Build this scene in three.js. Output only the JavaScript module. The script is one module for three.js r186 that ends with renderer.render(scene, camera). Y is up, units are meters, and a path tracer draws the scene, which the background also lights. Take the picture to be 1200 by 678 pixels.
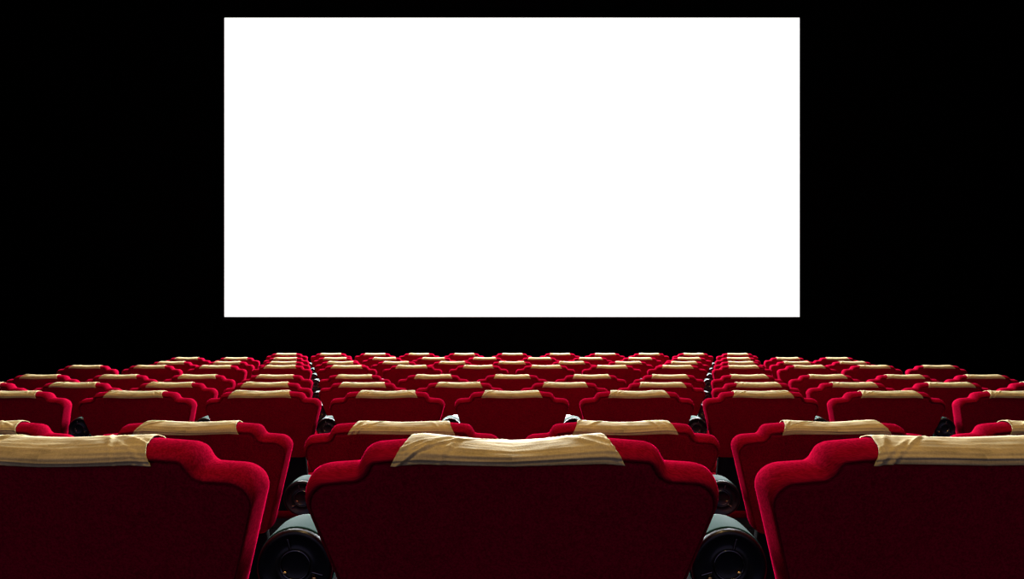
import * as THREE from 'three';
import { RectAreaLightUniformsLib } from 'three/addons/lights/RectAreaLightUniformsLib.js';
import { RoundedBoxGeometry } from 'three/addons/geometries/RoundedBoxGeometry.js';
import { mergeGeometries } from 'three/addons/utils/BufferGeometryUtils.js';

// ------------------------------------------------------------------ camera, light, exposure
const F = 782;                        // focal length in pixels of the 1200 x 678 frame
const EYE = 1.90;                     // eye height above the lowest floor
const scene = new THREE.Scene();
scene.background = new THREE.Color(0, 0, 0);
const camera = new THREE.PerspectiveCamera(2 * Math.atan(339 / F) * 180 / Math.PI, 1200 / 678, 0.05, 60);
camera.position.set(0, EYE, 0);
camera.lookAt(0, EYE, -10);
const renderer = new THREE.WebGLRenderer({ antialias: true });
renderer.toneMapping = THREE.LinearToneMapping;
renderer.toneMappingExposure = 1.0;
renderer.shadowMap.enabled = true;
RectAreaLightUniformsLib.init();

const SCREEN_Z = -14;                 // the projection screen
const SCREEN_W = 673.5 * 14 / F, SCREEN_H = 350 * 14 / F, SCREEN_Y = EYE + (339 - 196) * 14 / F;
const SCREEN_LIGHT = 84;              // radiance of the bright picture on the screen
const screenLight = new THREE.RectAreaLight(new THREE.Color(0.94, 0.97, 1.0), SCREEN_LIGHT, SCREEN_W, SCREEN_H);
screenLight.position.set(0, SCREEN_Y, SCREEN_Z + 0.02);
screenLight.lookAt(0, SCREEN_Y, 0);
scene.add(screenLight);
const LAMP_COLOR = new THREE.Color(1.0, 0.63, 0.25);
const LAMP_POWER = 62;                // candela of one ceiling downlight

// ------------------------------------------------------------------ helpers
const used = new Map();
function numbered(name) {
  const n = used.get(name) ?? 0;
  used.set(name, n + 1);
  return n ? `${name}_${String(n).padStart(3, '0')}` : name;
}
function rng(seed) {
  let a = seed >>> 0;
  return () => { a = (a + 0x6d2b79f5) >>> 0; let t = Math.imul(a ^ (a >>> 15), 1 | a); t = (t + Math.imul(t ^ (t >>> 7), 61 | t)) ^ t; return ((t ^ (t >>> 14)) >>> 0) / 4294967296; };
}
function shade(o) { o.traverse((c) => { if (c.isMesh) { c.castShadow = true; c.receiveShadow = true; } }); return o; }
function obj(name, geometry, material, parent) {
  const m = new THREE.Mesh(geometry, material);
  m.name = name; m.castShadow = m.receiveShadow = true;
  parent.add(m);
  return m;
}
function struct(name, geometry, material) {
  const m = obj(numbered(name), geometry, material, scene);
  m.userData = { kind: 'structure' };
  return m;
}
function thing(name, label, category, group) {
  const o = new THREE.Group();
  o.name = numbered(name);
  o.userData = { label, category };
  if (group) o.userData.group = group;
  scene.add(o);
  return o;
}
function moved(g, x, y, z, rx = 0, ry = 0, rz = 0) {
  if (rx) g.rotateX(rx); if (ry) g.rotateY(ry); if (rz) g.rotateZ(rz);
  return g.translate(x, y, z);
}
// tileable value noise, periodic over n cells
function tileNoise(seed, n) {
  const r = rng(seed), v = Float32Array.from({ length: n * n }, () => r());
  return (x, y) => {
    const xf = x * n, yf = y * n, x0 = Math.floor(xf), y0 = Math.floor(yf);
    let fx = xf - x0, fy = yf - y0; fx = fx * fx * (3 - 2 * fx); fy = fy * fy * (3 - 2 * fy);
    const at = (a, b) => v[((b % n + n) % n) * n + ((a % n + n) % n)];
    return (at(x0, y0) * (1 - fx) + at(x0 + 1, y0) * fx) * (1 - fy) + (at(x0, y0 + 1) * (1 - fx) + at(x0 + 1, y0 + 1) * fx) * fy;
  };
}
function texture(size, perMetre, fn, srgb) {
  const d = new Uint8Array(size * size * 4);
  for (let y = 0; y < size; y++) for (let x = 0; x < size; x++) {
    const c = fn(x / size, y / size, x, y), k = (y * size + x) * 4;
    for (let i = 0; i < 3; i++) d[k + i] = Math.max(0, Math.min(255, Math.round((c[i] ?? c) * 255)));
    d[k + 3] = 255;
  }
  const t = new THREE.DataTexture(d, size, size, THREE.RGBAFormat);
  t.wrapS = t.wrapT = THREE.RepeatWrapping; t.magFilter = THREE.LinearFilter; t.minFilter = THREE.LinearMipmapLinearFilter; t.generateMipmaps = true;
  if (srgb) t.colorSpace = THREE.SRGBColorSpace;
  t.repeat.set(perMetre, perMetre);
  t.needsUpdate = true;
  return t;
}

// ------------------------------------------------------------------ materials
const nA = tileNoise(11, 8), nB = tileNoise(12, 32), nC = tileNoise(13, 128), nD = tileNoise(14, 256);
const velvetMap = texture(512, 2.5, (x, y) => {
  const k = 0.86 + 0.05 * nA(x, y) + 0.04 * nB(x, y) + 0.30 * (nD(x, y) - 0.5) + 0.12 * (nC(x, y) - 0.5);
  return [k, k, k];
}, true);
const velvetBump = texture(512, 2.5, (x, y) => 0.3 * nB(x, y) + 0.35 * nC(x, y) + 0.35 * nD(x, y));
const weave = tileNoise(21, 256), streakR = tileNoise(22, 64), cloud = tileNoise(23, 10);
const clothMap = texture(512, 5, (x, y) => {
  const streak = streakR(x * 0.0625, y), fine = weave(x * 0.25, y) * 0.5 + weave(x, y * 0.25) * 0.5;
  const k = 0.82 + 0.12 * cloud(x, y) + 0.12 * (streak - 0.5) + 0.14 * (fine - 0.5);
  return [k, k * 0.985, k * 0.95];
}, true);
const clothBump = texture(512, 5, (x, y) => 0.5 * streakR(x * 0.0625, y) + 0.25 * weave(x * 0.25, y) + 0.25 * weave(x, y * 0.25));

const velvet = new THREE.MeshPhysicalMaterial({
  color: new THREE.Color(0.215, 0.0016, 0.015), roughness: 0.9, specularIntensity: 0, map: velvetMap, bumpMap: velvetBump, bumpScale: 0.0002,
  sheen: 1.0, sheenColor: new THREE.Color(0.75, 0.002, 0.065), sheenRoughness: 0.25,
});
const cloth = new THREE.MeshPhysicalMaterial({
  color: new THREE.Color(0.45, 0.385, 0.20), roughness: 0.9, specularIntensity: 0.2, map: clothMap, bumpMap: clothBump, bumpScale: 0.0004,
});
const blackPlastic = new THREE.MeshPhysicalMaterial({ color: new THREE.Color(0.006, 0.007, 0.009), roughness: 0.5, specularIntensity: 0.2 });
const capPlastic = new THREE.MeshPhysicalMaterial({ color: new THREE.Color(0.005, 0.006, 0.007), roughness: 0.3, specularIntensity: 0.5 });
const drumMetal = new THREE.MeshPhysicalMaterial({ color: new THREE.Color(0.008, 0.036, 0.031), roughness: 0.75, specularIntensity: 0.03 });
const ringChrome = new THREE.MeshPhysicalMaterial({ color: new THREE.Color(0.10, 0.11, 0.115), roughness: 0.22, metalness: 1 });
const brass = new THREE.MeshPhysicalMaterial({ color: new THREE.Color(0.75, 0.52, 0.16), roughness: 0.25, metalness: 1 });
const steel = new THREE.MeshPhysicalMaterial({ color: new THREE.Color(0.02, 0.021, 0.023), roughness: 0.5, metalness: 0.3 });
const blackWall = new THREE.MeshPhysicalMaterial({ specularIntensity: 0, color: new THREE.Color(0.0015, 0.0015, 0.0015), roughness: 1 });
const rearWallMat = new THREE.MeshPhysicalMaterial({ specularIntensity: 0, color: new THREE.Color(0.05, 0.043, 0.075), roughness: 1 });
const carpet = new THREE.MeshPhysicalMaterial({ specularIntensity: 0, color: new THREE.Color(0.006, 0.005, 0.006), roughness: 1, bumpMap: velvetBump, bumpScale: 0.004 });
const screenWhite = new THREE.MeshStandardMaterial({ color: new THREE.Color(0.6, 0.6, 0.6), roughness: 1, emissive: new THREE.Color(1, 1, 1), emissiveIntensity: 1.3 });

// ------------------------------------------------------------------ the rows: distance of the seat backs, drop of the seat tops below the eye, sideways offsets (metres)
const px = (z, list) => list.map((p) => p * z / F);
const both = (list, middle) => [...list.map((v) => -v).reverse(), ...(middle ? [0] : []), ...list];
const ROWS = [
  { z: 0.85, drop: 0.201, xs: both(px(0.85, [556]), true) },
  { z: 1.826, drop: 0.374, xs: both(px(1.826, [131, 382, 644]), false), arm: 0.037 },
  { z: 3.15, drop: 0.489, xs: both(px(3.15, [148, 295, 444.5, 595]), true) },
  { z: 4.10, drop: 0.580, xs: both(px(4.10, [62, 176, 289, 402, 515, 628]), false) },
  { z: 5.06, drop: 0.655, xs: both(px(5.06, [93, 185.5, 278, 370, 462, 555]), true) },
  { z: 6.11, drop: 0.702, xs: both(px(6.11, [39.5, 117.5, 194.5, 271.5, 348.5, 425, 501]), false) },
  { z: 7.05, drop: 0.768, xs: both(px(7.05, [70, 136, 202, 268.5, 334.5, 400]), true) },
  { z: 8.00, drop: 0.822, xs: both(px(8.00, [32, 92, 150, 208, 266, 324, 382]), false) },
  { z: 8.85, drop: 0.853, xs: both(px(8.85, [56.5, 109, 161, 213, 265]), true) },
];
const SEAT_TOP = 1.03;                // height of a seat's top above its floor
for (const r of ROWS) r.floor = EYE - r.drop - SEAT_TOP;

// ------------------------------------------------------------------ setting
const HALF = 11, CEIL = EYE + 6.5, BACK = 4.5;
{
  const s = new THREE.Shape();        // stepped floor in section: x of the shape is the distance from the eye
  const lip = 0.30;                   // a step starts this far behind the seat backs
  s.moveTo(-BACK - 0.2, -0.4);
  s.lineTo(-BACK - 0.2, ROWS[0].floor + 0.30);
  s.lineTo(-1.2, ROWS[0].floor + 0.30);
  s.lineTo(-1.2, ROWS[0].floor + 0.15);
  s.lineTo(ROWS[0].z - lip, ROWS[0].floor + 0.15);
  s.lineTo(ROWS[0].z - lip, ROWS[0].floor);
  for (let i = 1; i < ROWS.length; i++) {
    s.lineTo(ROWS[i].z - lip, ROWS[i - 1].floor);
    s.lineTo(ROWS[i].z - lip, ROWS[i].floor);
  }
  s.lineTo(10.6, ROWS[8].floor);
  s.lineTo(10.6, 0); s.lineTo(14.4, 0); s.lineTo(14.4, -0.4);
  const g = new THREE.ExtrudeGeometry(s, { depth: 2 * HALF + 0.4, bevelEnabled: false });
  g.rotateY(Math.PI / 2);             // shape x -> -z, extrusion -> x
  g.translate(-HALF - 0.2, 0, 0);
  struct('floor', g, carpet);
}
struct('ceiling', moved(new THREE.BoxGeometry(2 * HALF + 0.4, 0.2, 18.9 + 0.3), 0, CEIL + 0.1, (BACK - 14.3) / 2), blackWall);
struct('wall_front', moved(new THREE.BoxGeometry(2 * HALF + 0.4, CEIL + 0.2, 0.2), 0, CEIL / 2, -14.25), blackWall);
struct('wall_back', moved(new THREE.BoxGeometry(2 * HALF + 0.4, CEIL + 0.2, 0.2), 0, CEIL / 2, BACK + 0.1), rearWallMat);
for (const [side, sx] of [['left', -1], ['right', 1]])
  struct('wall_' + side, moved(new THREE.BoxGeometry(0.2, CEIL + 0.2, 18.9), sx * (HALF + 0.1), CEIL / 2, (BACK - 14.3) / 2), blackWall);

// ------------------------------------------------------------------ projection screen
{
  const t = thing('projection_screen', 'huge blank glowing white cinema screen on the black front wall', 'screen');
  t.position.set(0, SCREEN_Y, SCREEN_Z);
  obj('screen_surface', moved(new THREE.BoxGeometry(SCREEN_W, SCREEN_H, 0.02), 0, 0, 0), screenWhite, t);
  const b = 0.12, w = SCREEN_W / 2, h = SCREEN_H / 2;
  for (const [x, y, sx, sy] of [[0, h + b / 2, SCREEN_W + 2 * b, b], [0, -h - b / 2, SCREEN_W + 2 * b, b], [-w - b / 2, 0, b, SCREEN_H], [w + b / 2, 0, b, SCREEN_H]])
    obj('frame', moved(new RoundedBoxGeometry(sx, sy, 0.14, 2, 0.005), x, y, -0.07), blackWall, t);
}

// ------------------------------------------------------------------ seat shapes
// right half of the backrest outline seen from behind: [x, y, corner radius], y = 0 at the top of the headrest
const SIDE = 0.25;                    // the sides are flatter than the top: insets shrink by this much there
const HALF_OUTLINE = [[0.118, 0.0, 0.08, 1], [0.190, -0.006, 0.026, 1], [0.2040, -0.0315, 0.008, 1], [0.2830, -0.0375, 0.034, SIDE], [0.1950, -0.33, 0.03, SIDE]];
const dipAt = (d) => sag + (0.003 - sag) * THREE.MathUtils.clamp(d / 0.013, 0, 1);   // the seam below the head stays straighter than its top
let sag = 0.003;                      // how far the middle of the head dips
const OUTLINE = [[0, -0.003, 0.5, 1], ...HALF_OUTLINE, ...HALF_OUTLINE.map(([x, y, r], i, all) => [-x, y, r, all[Math.max(i - 1, 0)][3]]).reverse()];   // clockwise from the top middle
const ARC = 7;
function ring(inset, front) {
  const f = (i) => front ? Math.max(OUTLINE[i][3], 0.7) : OUTLINE[i][3];
  const n = OUTLINE.length, P = OUTLINE.map(([x, y]) => new THREE.Vector2(x, y)), out = [];
  P[0].y = -dipAt(inset);
  const edge = (i) => P[(i + 1) % n].clone().sub(P[i]).normalize();
  const Q = P.map((p, i) => {                                   // corners of the inset polygon: where its two shifted edges meet
    const a = edge((i + n - 1) % n), b = edge(i), na = new THREE.Vector2(a.y, -a.x), nb = new THREE.Vector2(b.y, -b.x);
    const da = inset * f((i + n - 1) % n), db = inset * f(i), det = na.x * nb.y - na.y * nb.x;
    return new THREE.Vector2(p.x + (da * nb.y - db * na.y) / det, p.y + (db * na.x - da * nb.x) / det);
  });
  for (let i = 0; i < n; i++) {
    const a = edge((i + n - 1) % n), b = edge(i), cross = a.x * b.y - a.y * b.x, convex = cross < 0;
    let r = OUTLINE[i][2]; const din = inset * Math.min(f(i), f((i + n - 1) % n)); r = convex ? Math.max(r - din, 0.004) : r + din;
    const turn = Math.acos(THREE.MathUtils.clamp(a.dot(b), -1, 1));
    const la = Q[i].distanceTo(Q[(i + n - 1) % n]), lb = Q[i].distanceTo(Q[(i + 1) % n]);
    const t = Math.min(r * Math.tan(turn / 2), la * 0.48, lb * 0.48); r = t / Math.tan(turn / 2);
    const s = Q[i].clone().addScaledVector(a, -t), nrm = new THREE.Vector2(a.y, -a.x).multiplyScalar(convex ? 1 : -1);
    const c = s.clone().addScaledVector(nrm, r), v0 = s.clone().sub(c);
    for (let k = 0; k <= ARC; k++) {
      const ang = (convex ? -1 : 1) * turn * k / ARC;
      out.push(new THREE.Vector2(c.x + v0.x * Math.cos(ang) - v0.y * Math.sin(ang), c.y + v0.x * Math.sin(ang) + v0.y * Math.cos(ang)));
    }
  }
  return out;
}
function loft(profile, capStart, capEnd) {                     // profile: [inset, z] from front to back
  const rings = profile.map(([d, z]) => ring(d, z < -0.05)), n = rings[0].length, pos = [], uv = [], idx = [];
  let across = 0;
  rings.forEach((r, k) => { let run = 0; for (let i = 0; i <= n; i++) { const p = r[i % n]; if (i) run += p.distanceTo(r[(i - 1) % n]); pos.push(p.x, p.y, profile[k][1]); uv.push(run, across); } across += k + 1 < profile.length ? Math.hypot(profile[k + 1][0] - profile[k][0], profile[k + 1][1] - profile[k][1]) : 0; });
  for (let k = 0; k + 1 < rings.length; k++) for (let i = 0; i < n; i++) {
    const a = k * (n + 1) + i, b = a + 1, c = a + n + 1, d = c + 1;
    idx.push(a, c, b, b, c, d);
  }
  const cap = (k, front) => {
    const base = pos.length / 3;
    for (const p of rings[k]) { pos.push(p.x, p.y, profile[k][1]); uv.push(p.x, p.y); }
    for (const [a, b, c] of THREE.ShapeUtils.triangulateShape(rings[k], [])) front ? idx.push(base + a, base + c, base + b) : idx.push(base + a, base + b, base + c);
  };
  if (capStart) cap(0, true);
  if (capEnd) cap(rings.length - 1, false);
  const g = new THREE.BufferGeometry();
  g.setAttribute('position', new THREE.Float32BufferAttribute(pos, 3));
  g.setAttribute('uv', new THREE.Float32BufferAttribute(uv, 2));
  g.setIndex(idx);
  g.userData.seam = rings.map((_, k) => [k * (n + 1), k * (n + 1) + n]);   // the two ends of every ring share their normal
  return g;
}
const ROLL = [[0.0600, -0.092], [0.0450, -0.0905], [0.0300, -0.087], [0.0180, -0.080], [0.0090, -0.070], [0.0030, -0.057], [0.0000, -0.043], [0.0005, -0.032], [0.0022, -0.021], [0.0049, -0.0115], [0.0084, -0.0045], [0.0122, -0.0010], [0.0153, -0.0010], [0.0175, -0.004], [0.0186, -0.009], [0.0190, -0.014]];
const PANEL = [[0.0178, -0.018], [0.0181, -0.010], [0.0197, -0.0060], [0.0222, -0.0036], [0.0260, -0.0030]];
const RECLINE = 3.5 * Math.PI / 180;
const SLOPE = Math.tan(11.5 * Math.PI / 180);      // below the top the back slopes on towards the seat
function recline(g) {
  const p = g.attributes.position;
  for (let i = 0; i < p.count; i++) if (p.getY(i) < -0.03) p.setZ(i, p.getZ(i) + (p.getY(i) + 0.03) * SLOPE);
  g.computeVertexNormals();
  if (g.userData.seam) for (const [a, b] of g.userData.seam) { const N = g.attributes.normal, v = new THREE.Vector3().fromBufferAttribute(N, a).add(new THREE.Vector3().fromBufferAttribute(N, b)).normalize(); N.setXYZ(a, v.x, v.y, v.z); N.setXYZ(b, v.x, v.y, v.z); }
  return g.rotateX(RECLINE);
}
const backGeometry = recline(loft(ROLL, true, true));
const panelGeometry = recline(loft(PANEL, false, true));

// headrest cover: a cloth laid over the head of the backrest, hanging down in front and behind
const topLine = (x, d = 0) => { const a = Math.abs(x); return a < 0.118 ? -dipAt(d) * (1 - a / 0.118) : -0.006 * (a - 0.118) / 0.072; };
const DRAPE = [[0.1100, -0.0955], [0.0600, -0.095], [0.0450, -0.0935], [0.0300, -0.090], [0.0165, -0.0825], [0.0065, -0.072], [0.0005, -0.058], [-0.0030, -0.043], [-0.0022, -0.031], [0.0000, -0.019], [0.0030, -0.009], [0.0071, -0.0017], [0.0113, 0.0020], [0.0151, 0.0026], [0.0183, 0.0030], [0.0210, 0.0030]];
const crumple = tileNoise(31, 64);
function coverGeometry(seed, tip, half, wrinkle) {
  const r = rng(seed), nu = 88, nv = (DRAPE.length - 1) * 4, outer = [], skew = (r() - 0.5) * 0.010, slip = (r() - 0.5) * 0.012, hem = (r() - 0.5) * 0.004;
  // folds run aslant over the back of the head, pleats along the hem; both are ridges with a crease on one side
  const folds = Array.from({ length: 9 }, (_, k) => ({ x: (k % 2 ? 1 : -1) * half * (0.5 + 0.45 * r()), s: (k % 2 ? 1 : -1) * -(0.4 + 1.4 * r()), w: 0.0025 + r() * 0.003, a: (0.4 + r()) * wrinkle, v: 0.25 + r() * 0.75 }));
  const pleats = [0.0030, 0.0075, 0.0140].map((d) => ({ d: d + (r() - 0.5) * 0.003, a: (0.5 + r() * 0.5) * 0.0011, p: r() * 6 }));
  const ridge = (q) => Math.exp(-q * q) - 0.6 * Math.exp(-(q - 1.4) * (q - 1.4));
  const at = (t) => { const k = Math.min(Math.floor(t), DRAPE.length - 2), f = t - k; return [0, 1].map((c) => DRAPE[k][c] * (1 - f) + DRAPE[k + 1][c] * f); };
  let arc = 0, dLast = 0, zLast = 0;
  for (let j = 0; j <= nv; j++) {
    const t = j / nv * (DRAPE.length - 1), [d, z] = at(t), [d0, z0] = at(Math.max(0, t - 0.5)), [d1, z1] = at(Math.min(DRAPE.length - 1, t + 0.5));
    if (j) arc += Math.hypot(d - dLast, z - zLast);
    dLast = d; zLast = z;
    const len = Math.hypot(d1 - d0, z1 - z0), ny = (z1 - z0) / len, nz = (d1 - d0) / len;       // outward normal in section
    const rear = THREE.MathUtils.clamp((z + 0.05) / 0.053, 0, 1), down = Math.max(0, d) * rear, w = half * (0.865 + 0.135 * Math.min(1, rear * 0.45 + down / 0.021 * 0.55));
    for (let i = 0; i <= nu; i++) {
      const u = i / nu * 2 - 1, x = u * w + slip + skew * rear * u;
      let off = 0;
      for (const f of folds) off += f.a * ridge((x - f.x + f.s * (arc - 0.155)) / f.w) * Math.max(0, 1 - Math.abs(rear - f.v) * 1.3);
      if (rear > 0.5) for (const p of pleats) off += p.a * ridge((d - p.d - 0.0014 * Math.sin(x * 16 + p.p)) / 0.0013) * Math.min(1, (rear - 0.5) * 4);
      off += Math.min(wrinkle, 0.002) * 0.9 * (crumple(x * 0.9 + seed * 0.13, arc * 1.5) - 0.4) * Math.max(0, 1 - Math.abs(rear - 0.35) * 2.2);
      off = Math.max(off, -0.0012);
      const au = Math.abs(u), lift = tip * (THREE.MathUtils.smoothstep(au, 0.15, 0.97)) * (1 - Math.min(1, Math.abs(d) / 0.022));
      const dip = hem * Math.sin(u * 2.2 + seed) * Math.min(1, down / 0.02);
      outer.push([x, topLine(x, d + 0.0035) - d + ny * off + lift + dip, z + nz * off, ny, nz, arc]);
    }
  }
  const pos = [], uv = [], idx = [], row = nu + 1, count = outer.length, thick = 0.0016;
  for (const side of [0, 1]) for (const [x, y, z, ny, nz, v] of outer) { pos.push(x, y - side * thick * ny, z - side * thick * nz); uv.push(x, v); }
  for (let j = 0; j < nv; j++) for (let i = 0; i < nu; i++) {
    const a = j * row + i, b = a + 1, c = a + row, d = c + 1;
    idx.push(a, c, b, b, c, d, count + a, count + b, count + c, count + b, count + d, count + c);
  }
  const rim = [...Array(nu).keys()].map((i) => [i, i + 1]).concat([...Array(nv).keys()].map((j) => [j * row + nu, (j + 1) * row + nu]), [...Array(nu).keys()].map((i) => [nv * row + nu - i, nv * row + nu - i - 1]), [...Array(nv).keys()].map((j) => [(nv - j) * row, (nv - j - 1) * row]));
  for (const [a, b] of rim) idx.push(a, b, count + a, b, count + b, count + a);
  const g = new THREE.BufferGeometry();
  g.setAttribute('position', new THREE.Float32BufferAttribute(pos, 3));
  g.setAttribute('uv', new THREE.Float32BufferAttribute(uv, 2));
  g.setIndex(idx);
  g.computeVertexNormals();
  return recline(g);
}
sag = 0.011;    // the nearest middle seat is sat soft
const softBack = recline(loft(ROLL, true, true)), softPanel = recline(loft(PANEL, false, true)), softCover = coverGeometry(3, 0.003, 0.147, 0.0022);
sag = 0.003;
const covers = [softCover, ...[5, 8, 13, 21, 34, 55, 89].map((s, k) => coverGeometry(s, 0.0006 + 0.0004 * k, 0.1455, 0.0020))];

// tip-up cushion, frame and legs
const cushionGeometry = moved(new RoundedBoxGeometry(0.47, 0.13, 0.46, 4, 0.05), 0, 0.43 - SEAT_TOP, -0.40);
const shellGeometry = moved(new RoundedBoxGeometry(0.36, 0.34, 0.05, 3, 0.02), 0, -0.46, -0.155, 0.264);
const frameGeometry = mergeGeometries([
  moved(new RoundedBoxGeometry(0.40, 0.05, 0.34, 2, 0.01), 0, 0.345 - SEAT_TOP, -0.36),
  moved(new RoundedBoxGeometry(0.36, 0.06, 0.10, 2, 0.01), 0, 0.375 - SEAT_TOP, -0.24),
]);
const legGeometry = (s) => mergeGeometries([
  moved(new RoundedBoxGeometry(0.05, 0.33, 0.09, 2, 0.012), s * 0.17, 0.165 - SEAT_TOP, -0.34),
  moved(new RoundedBoxGeometry(0.08, 0.016, 0.24, 2, 0.006), s * 0.17, 0.008 - SEAT_TOP, -0.34),
]);
const legs = [-1, 1].map(legGeometry);
const up = (g) => g.translate(0, SEAT_TOP, 0);
[backGeometry, panelGeometry, softBack, softPanel, shellGeometry, cushionGeometry, frameGeometry, ...legs, ...covers].forEach(up);

function seatParts(root, cover) {
  obj('backrest', cover ? backGeometry : softBack, velvet, root);
  obj('back_panel', cover ? panelGeometry : softPanel, velvet, root);
  const c = obj('headrest_cover', covers[cover], cloth, root);
  c.userData.label = 'cream cloth headrest cover';
  obj('lower_shell', shellGeometry, blackPlastic, root);
  obj('seat_cushion', cushionGeometry, velvet, root);
  obj('seat_frame', frameGeometry, steel, root);
  for (const l of legs) obj('leg', l, steel, root);
}
const protos = covers.map((_, k) => { const g = new THREE.Group(); seatParts(g, k); return g; });

// ------------------------------------------------------------------ armrest: a round drum at the back end, a pad in front of it, a post below
const DRUM_R = 0.054, DRUM_DOWN = 0.185, DRUM_Z = -0.075, DRUM_L = 0.068;   // below the seat tops, ahead of the seat backs
const dy = SEAT_TOP - DRUM_DOWN;
function lathe(points, seg = 40) { return new THREE.LatheGeometry(points.map(([r, h]) => new THREE.Vector2(r, h)), seg).rotateX(Math.PI / 2); }   // axis along z, h towards the viewer
const drumGeometry = moved(lathe([[0.0001, -DRUM_L], [DRUM_R - 0.006, -DRUM_L], [DRUM_R - 0.001, -DRUM_L + 0.003], [DRUM_R, -DRUM_L + 0.008], [DRUM_R, -0.012], [DRUM_R - 0.0015, -0.010], [DRUM_R - 0.003, -0.0105]]), 0, dy, DRUM_Z);
const capGeometry = moved(lathe([[DRUM_R - 0.002, -0.013], [DRUM_R - 0.0015, -0.003], [DRUM_R - 0.005, 0], [DRUM_R - 0.010, 0.0005], [DRUM_R - 0.013, -0.004], [0.030, -0.006], [0.027, -0.003], [0.0225, -0.003], [0.020, -0.007], [0.008, -0.008], [0.0001, -0.008]]), 0, dy, DRUM_Z);
const ringGeometry = moved(new THREE.TorusGeometry(0.0205, 0.0016, 8, 40), 0, dy + 0.002, DRUM_Z - 0.004);
const armPad = moved(new RoundedBoxGeometry(0.062, 0.045, 0.34, 4, 0.02), 0, dy - 0.025, DRUM_Z - DRUM_L - 0.165);
const armPost = mergeGeometries([
  moved(new RoundedBoxGeometry(0.038, dy - 0.05, 0.16, 3, 0.012), 0, (dy - 0.05) / 2 + 0.004, DRUM_Z - DRUM_L - 0.12),
  moved(new RoundedBoxGeometry(0.055, 0.016, 0.30, 2, 0.006), 0, 0.008, DRUM_Z - DRUM_L - 0.12),
]);
function armrest(m) {                                            // m = -1 mirrors the cap: the two halves of the hall mirror each other
  const root = new THREE.Group();
  obj('drum', drumGeometry, drumMetal, root).userData.label = 'grey metallic drum rim';
  const c = obj('end_cap', capGeometry, capPlastic, root);
  obj('ring', ringGeometry, ringChrome, c);
  for (const a of [0.25, 2.35, -1.85]) obj('spoke', moved(new RoundedBoxGeometry(0.0035, 0.017, 0.005, 2, 0.0015).translate(0, 0.033, 0), 0, dy, DRUM_Z - 0.0035, 0, 0, a * m).translate(0, 0, 0), ringChrome, c);
  for (const [x, y] of [[-0.014, -0.008], [0.027, -0.009], [0.027, -0.0155], [-0.025, -0.023]]) obj('screw', moved(new THREE.SphereGeometry(0.003, 12, 8).scale(1.1, 0.8, 0.6), m * x, dy + y, DRUM_Z - 0.003), brass, c);
  obj('arm_pad', armPad, blackPlastic, root);
  obj('post', armPost, blackPlastic, root);
  return root;
}
const armProtos = { left: armrest(1), right: armrest(-1) };

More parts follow.
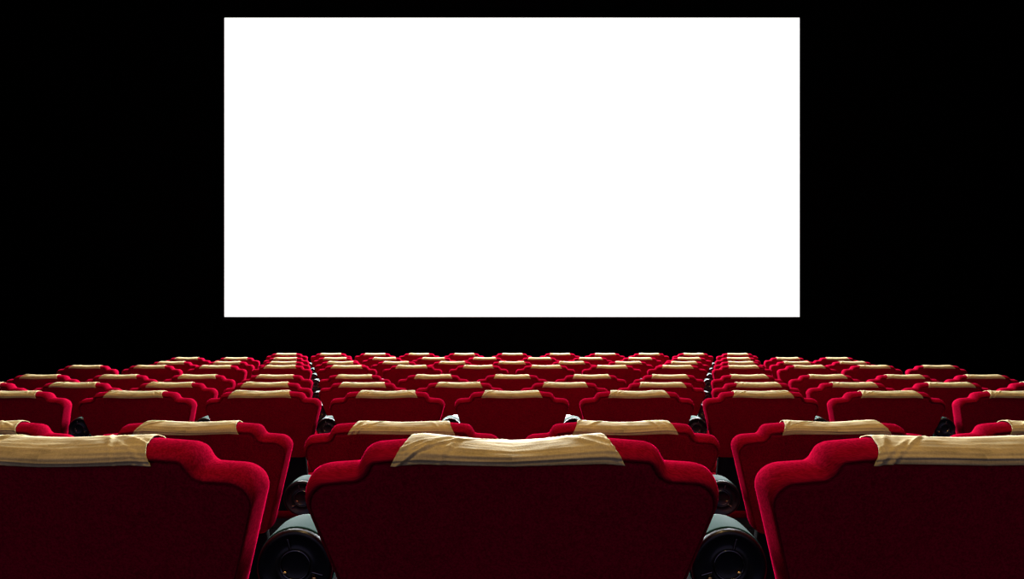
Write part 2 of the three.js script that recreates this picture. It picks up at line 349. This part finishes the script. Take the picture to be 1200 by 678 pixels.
// ------------------------------------------------------------------ every seat and armrest
const ORDER = ['first', 'second', 'third', 'fourth', 'fifth', 'sixth', 'seventh', 'eighth', 'ninth'];
const rowName = (i) => i === 0 ? 'nearest row' : i === ROWS.length - 1 ? 'farthest row' : `${ORDER[i]}-nearest row`;
function place(proto, name, label, category, group, x, y, z) {
  const o = proto.clone();
  o.name = numbered(name); o.userData = { label, category, group };
  o.position.set(x, y, z);
  scene.add(o);
  return o;
}
const pick = rng(77);
ROWS.forEach((row, i) => {
  const n = row.xs.length, odd = n % 2 === 1, c = (n - 1) / 2;
  row.xs.forEach((x, k) => {
    const off = k - c, side = off < 0 ? 'left' : 'right', num = Math.ceil(Math.abs(off));
    const where = off === 0 ? 'exactly in the middle' : odd ? `${ORDER[num - 1]} ${side} of the middle seat` : `${ORDER[num - 1]} ${side} of the middle gap`;
    const cover = i === 0 && off === 0 ? 0 : 1 + Math.floor(pick() * (covers.length - 1));
    place(protos[cover], 'cinema_seat', `red velvet cinema seat with cream headrest cover, ${where}, ${rowName(i)}`, 'seat', `cinema seats in the ${rowName(i)}`, x, row.floor, -row.z);
  });
  const gaps = row.xs.slice(1).map((x, k) => (x + row.xs[k]) / 2), m = gaps.length, gc = (m - 1) / 2;
  gaps.forEach((x, k) => {
    const off = k - gc, side = off < 0 ? 'left' : 'right';
    const where = off === 0 ? 'in the middle gap' : `in the ${ORDER[Math.ceil(Math.abs(off)) - 1]} gap ${side} of the middle ${odd ? 'seat' : 'gap'}`;
    const o = place(armProtos[side], 'armrest', `black round-ended armrest ${where}, ${rowName(i)}`, 'armrest', `armrests in the ${rowName(i)}`, x, row.floor, -row.z);
    if (row.arm) o.scale.y = 1 - row.arm / dy;      // lower armrests in this row
  });
});

// ------------------------------------------------------------------ ceiling downlights
const lampGlow = new THREE.MeshStandardMaterial({ color: 0x222222, roughness: 0.6, emissive: LAMP_COLOR, emissiveIntensity: 3 });
const LAMP_ROWS = [[0.5, 'above the nearest row'], [-3.8, 'above the middle rows'], [-7.8, 'above the farthest rows']];
for (const [z, whereZ] of LAMP_ROWS) for (const [x, whereX] of [[-3.6, 'left'], [0, 'middle'], [3.6, 'right']]) {
  const t = thing('ceiling_downlight', `small round warm ceiling downlight ${whereZ}, ${whereX} of three`, 'downlight', 'ceiling downlights');
  t.position.set(x, CEIL, z);
  obj('housing', new THREE.LatheGeometry([[0.085, 0], [0.11, 0], [0.11, -0.012], [0.10, -0.018], [0.085, -0.02], [0.08, -0.012], [0.08, 0]].map(([r, h]) => new THREE.Vector2(r, h)), 36), steel, t);
  obj('diffuser', moved(new THREE.CylinderGeometry(0.08, 0.08, 0.008, 36), 0, -0.008, 0), lampGlow, t);
  const s = new THREE.SpotLight(LAMP_COLOR, LAMP_POWER * (x ? 0.48 : 1), 0, 0.75, 0.9, 2);
  s.castShadow = true; s.shadow.radius = 4;
  s.position.set(x, CEIL - 0.03, z);
  s.target.position.set(x * 0.9, 0, z - 0.6);
  scene.add(s, s.target);
}
shade(scene);
renderer.render(scene, camera);
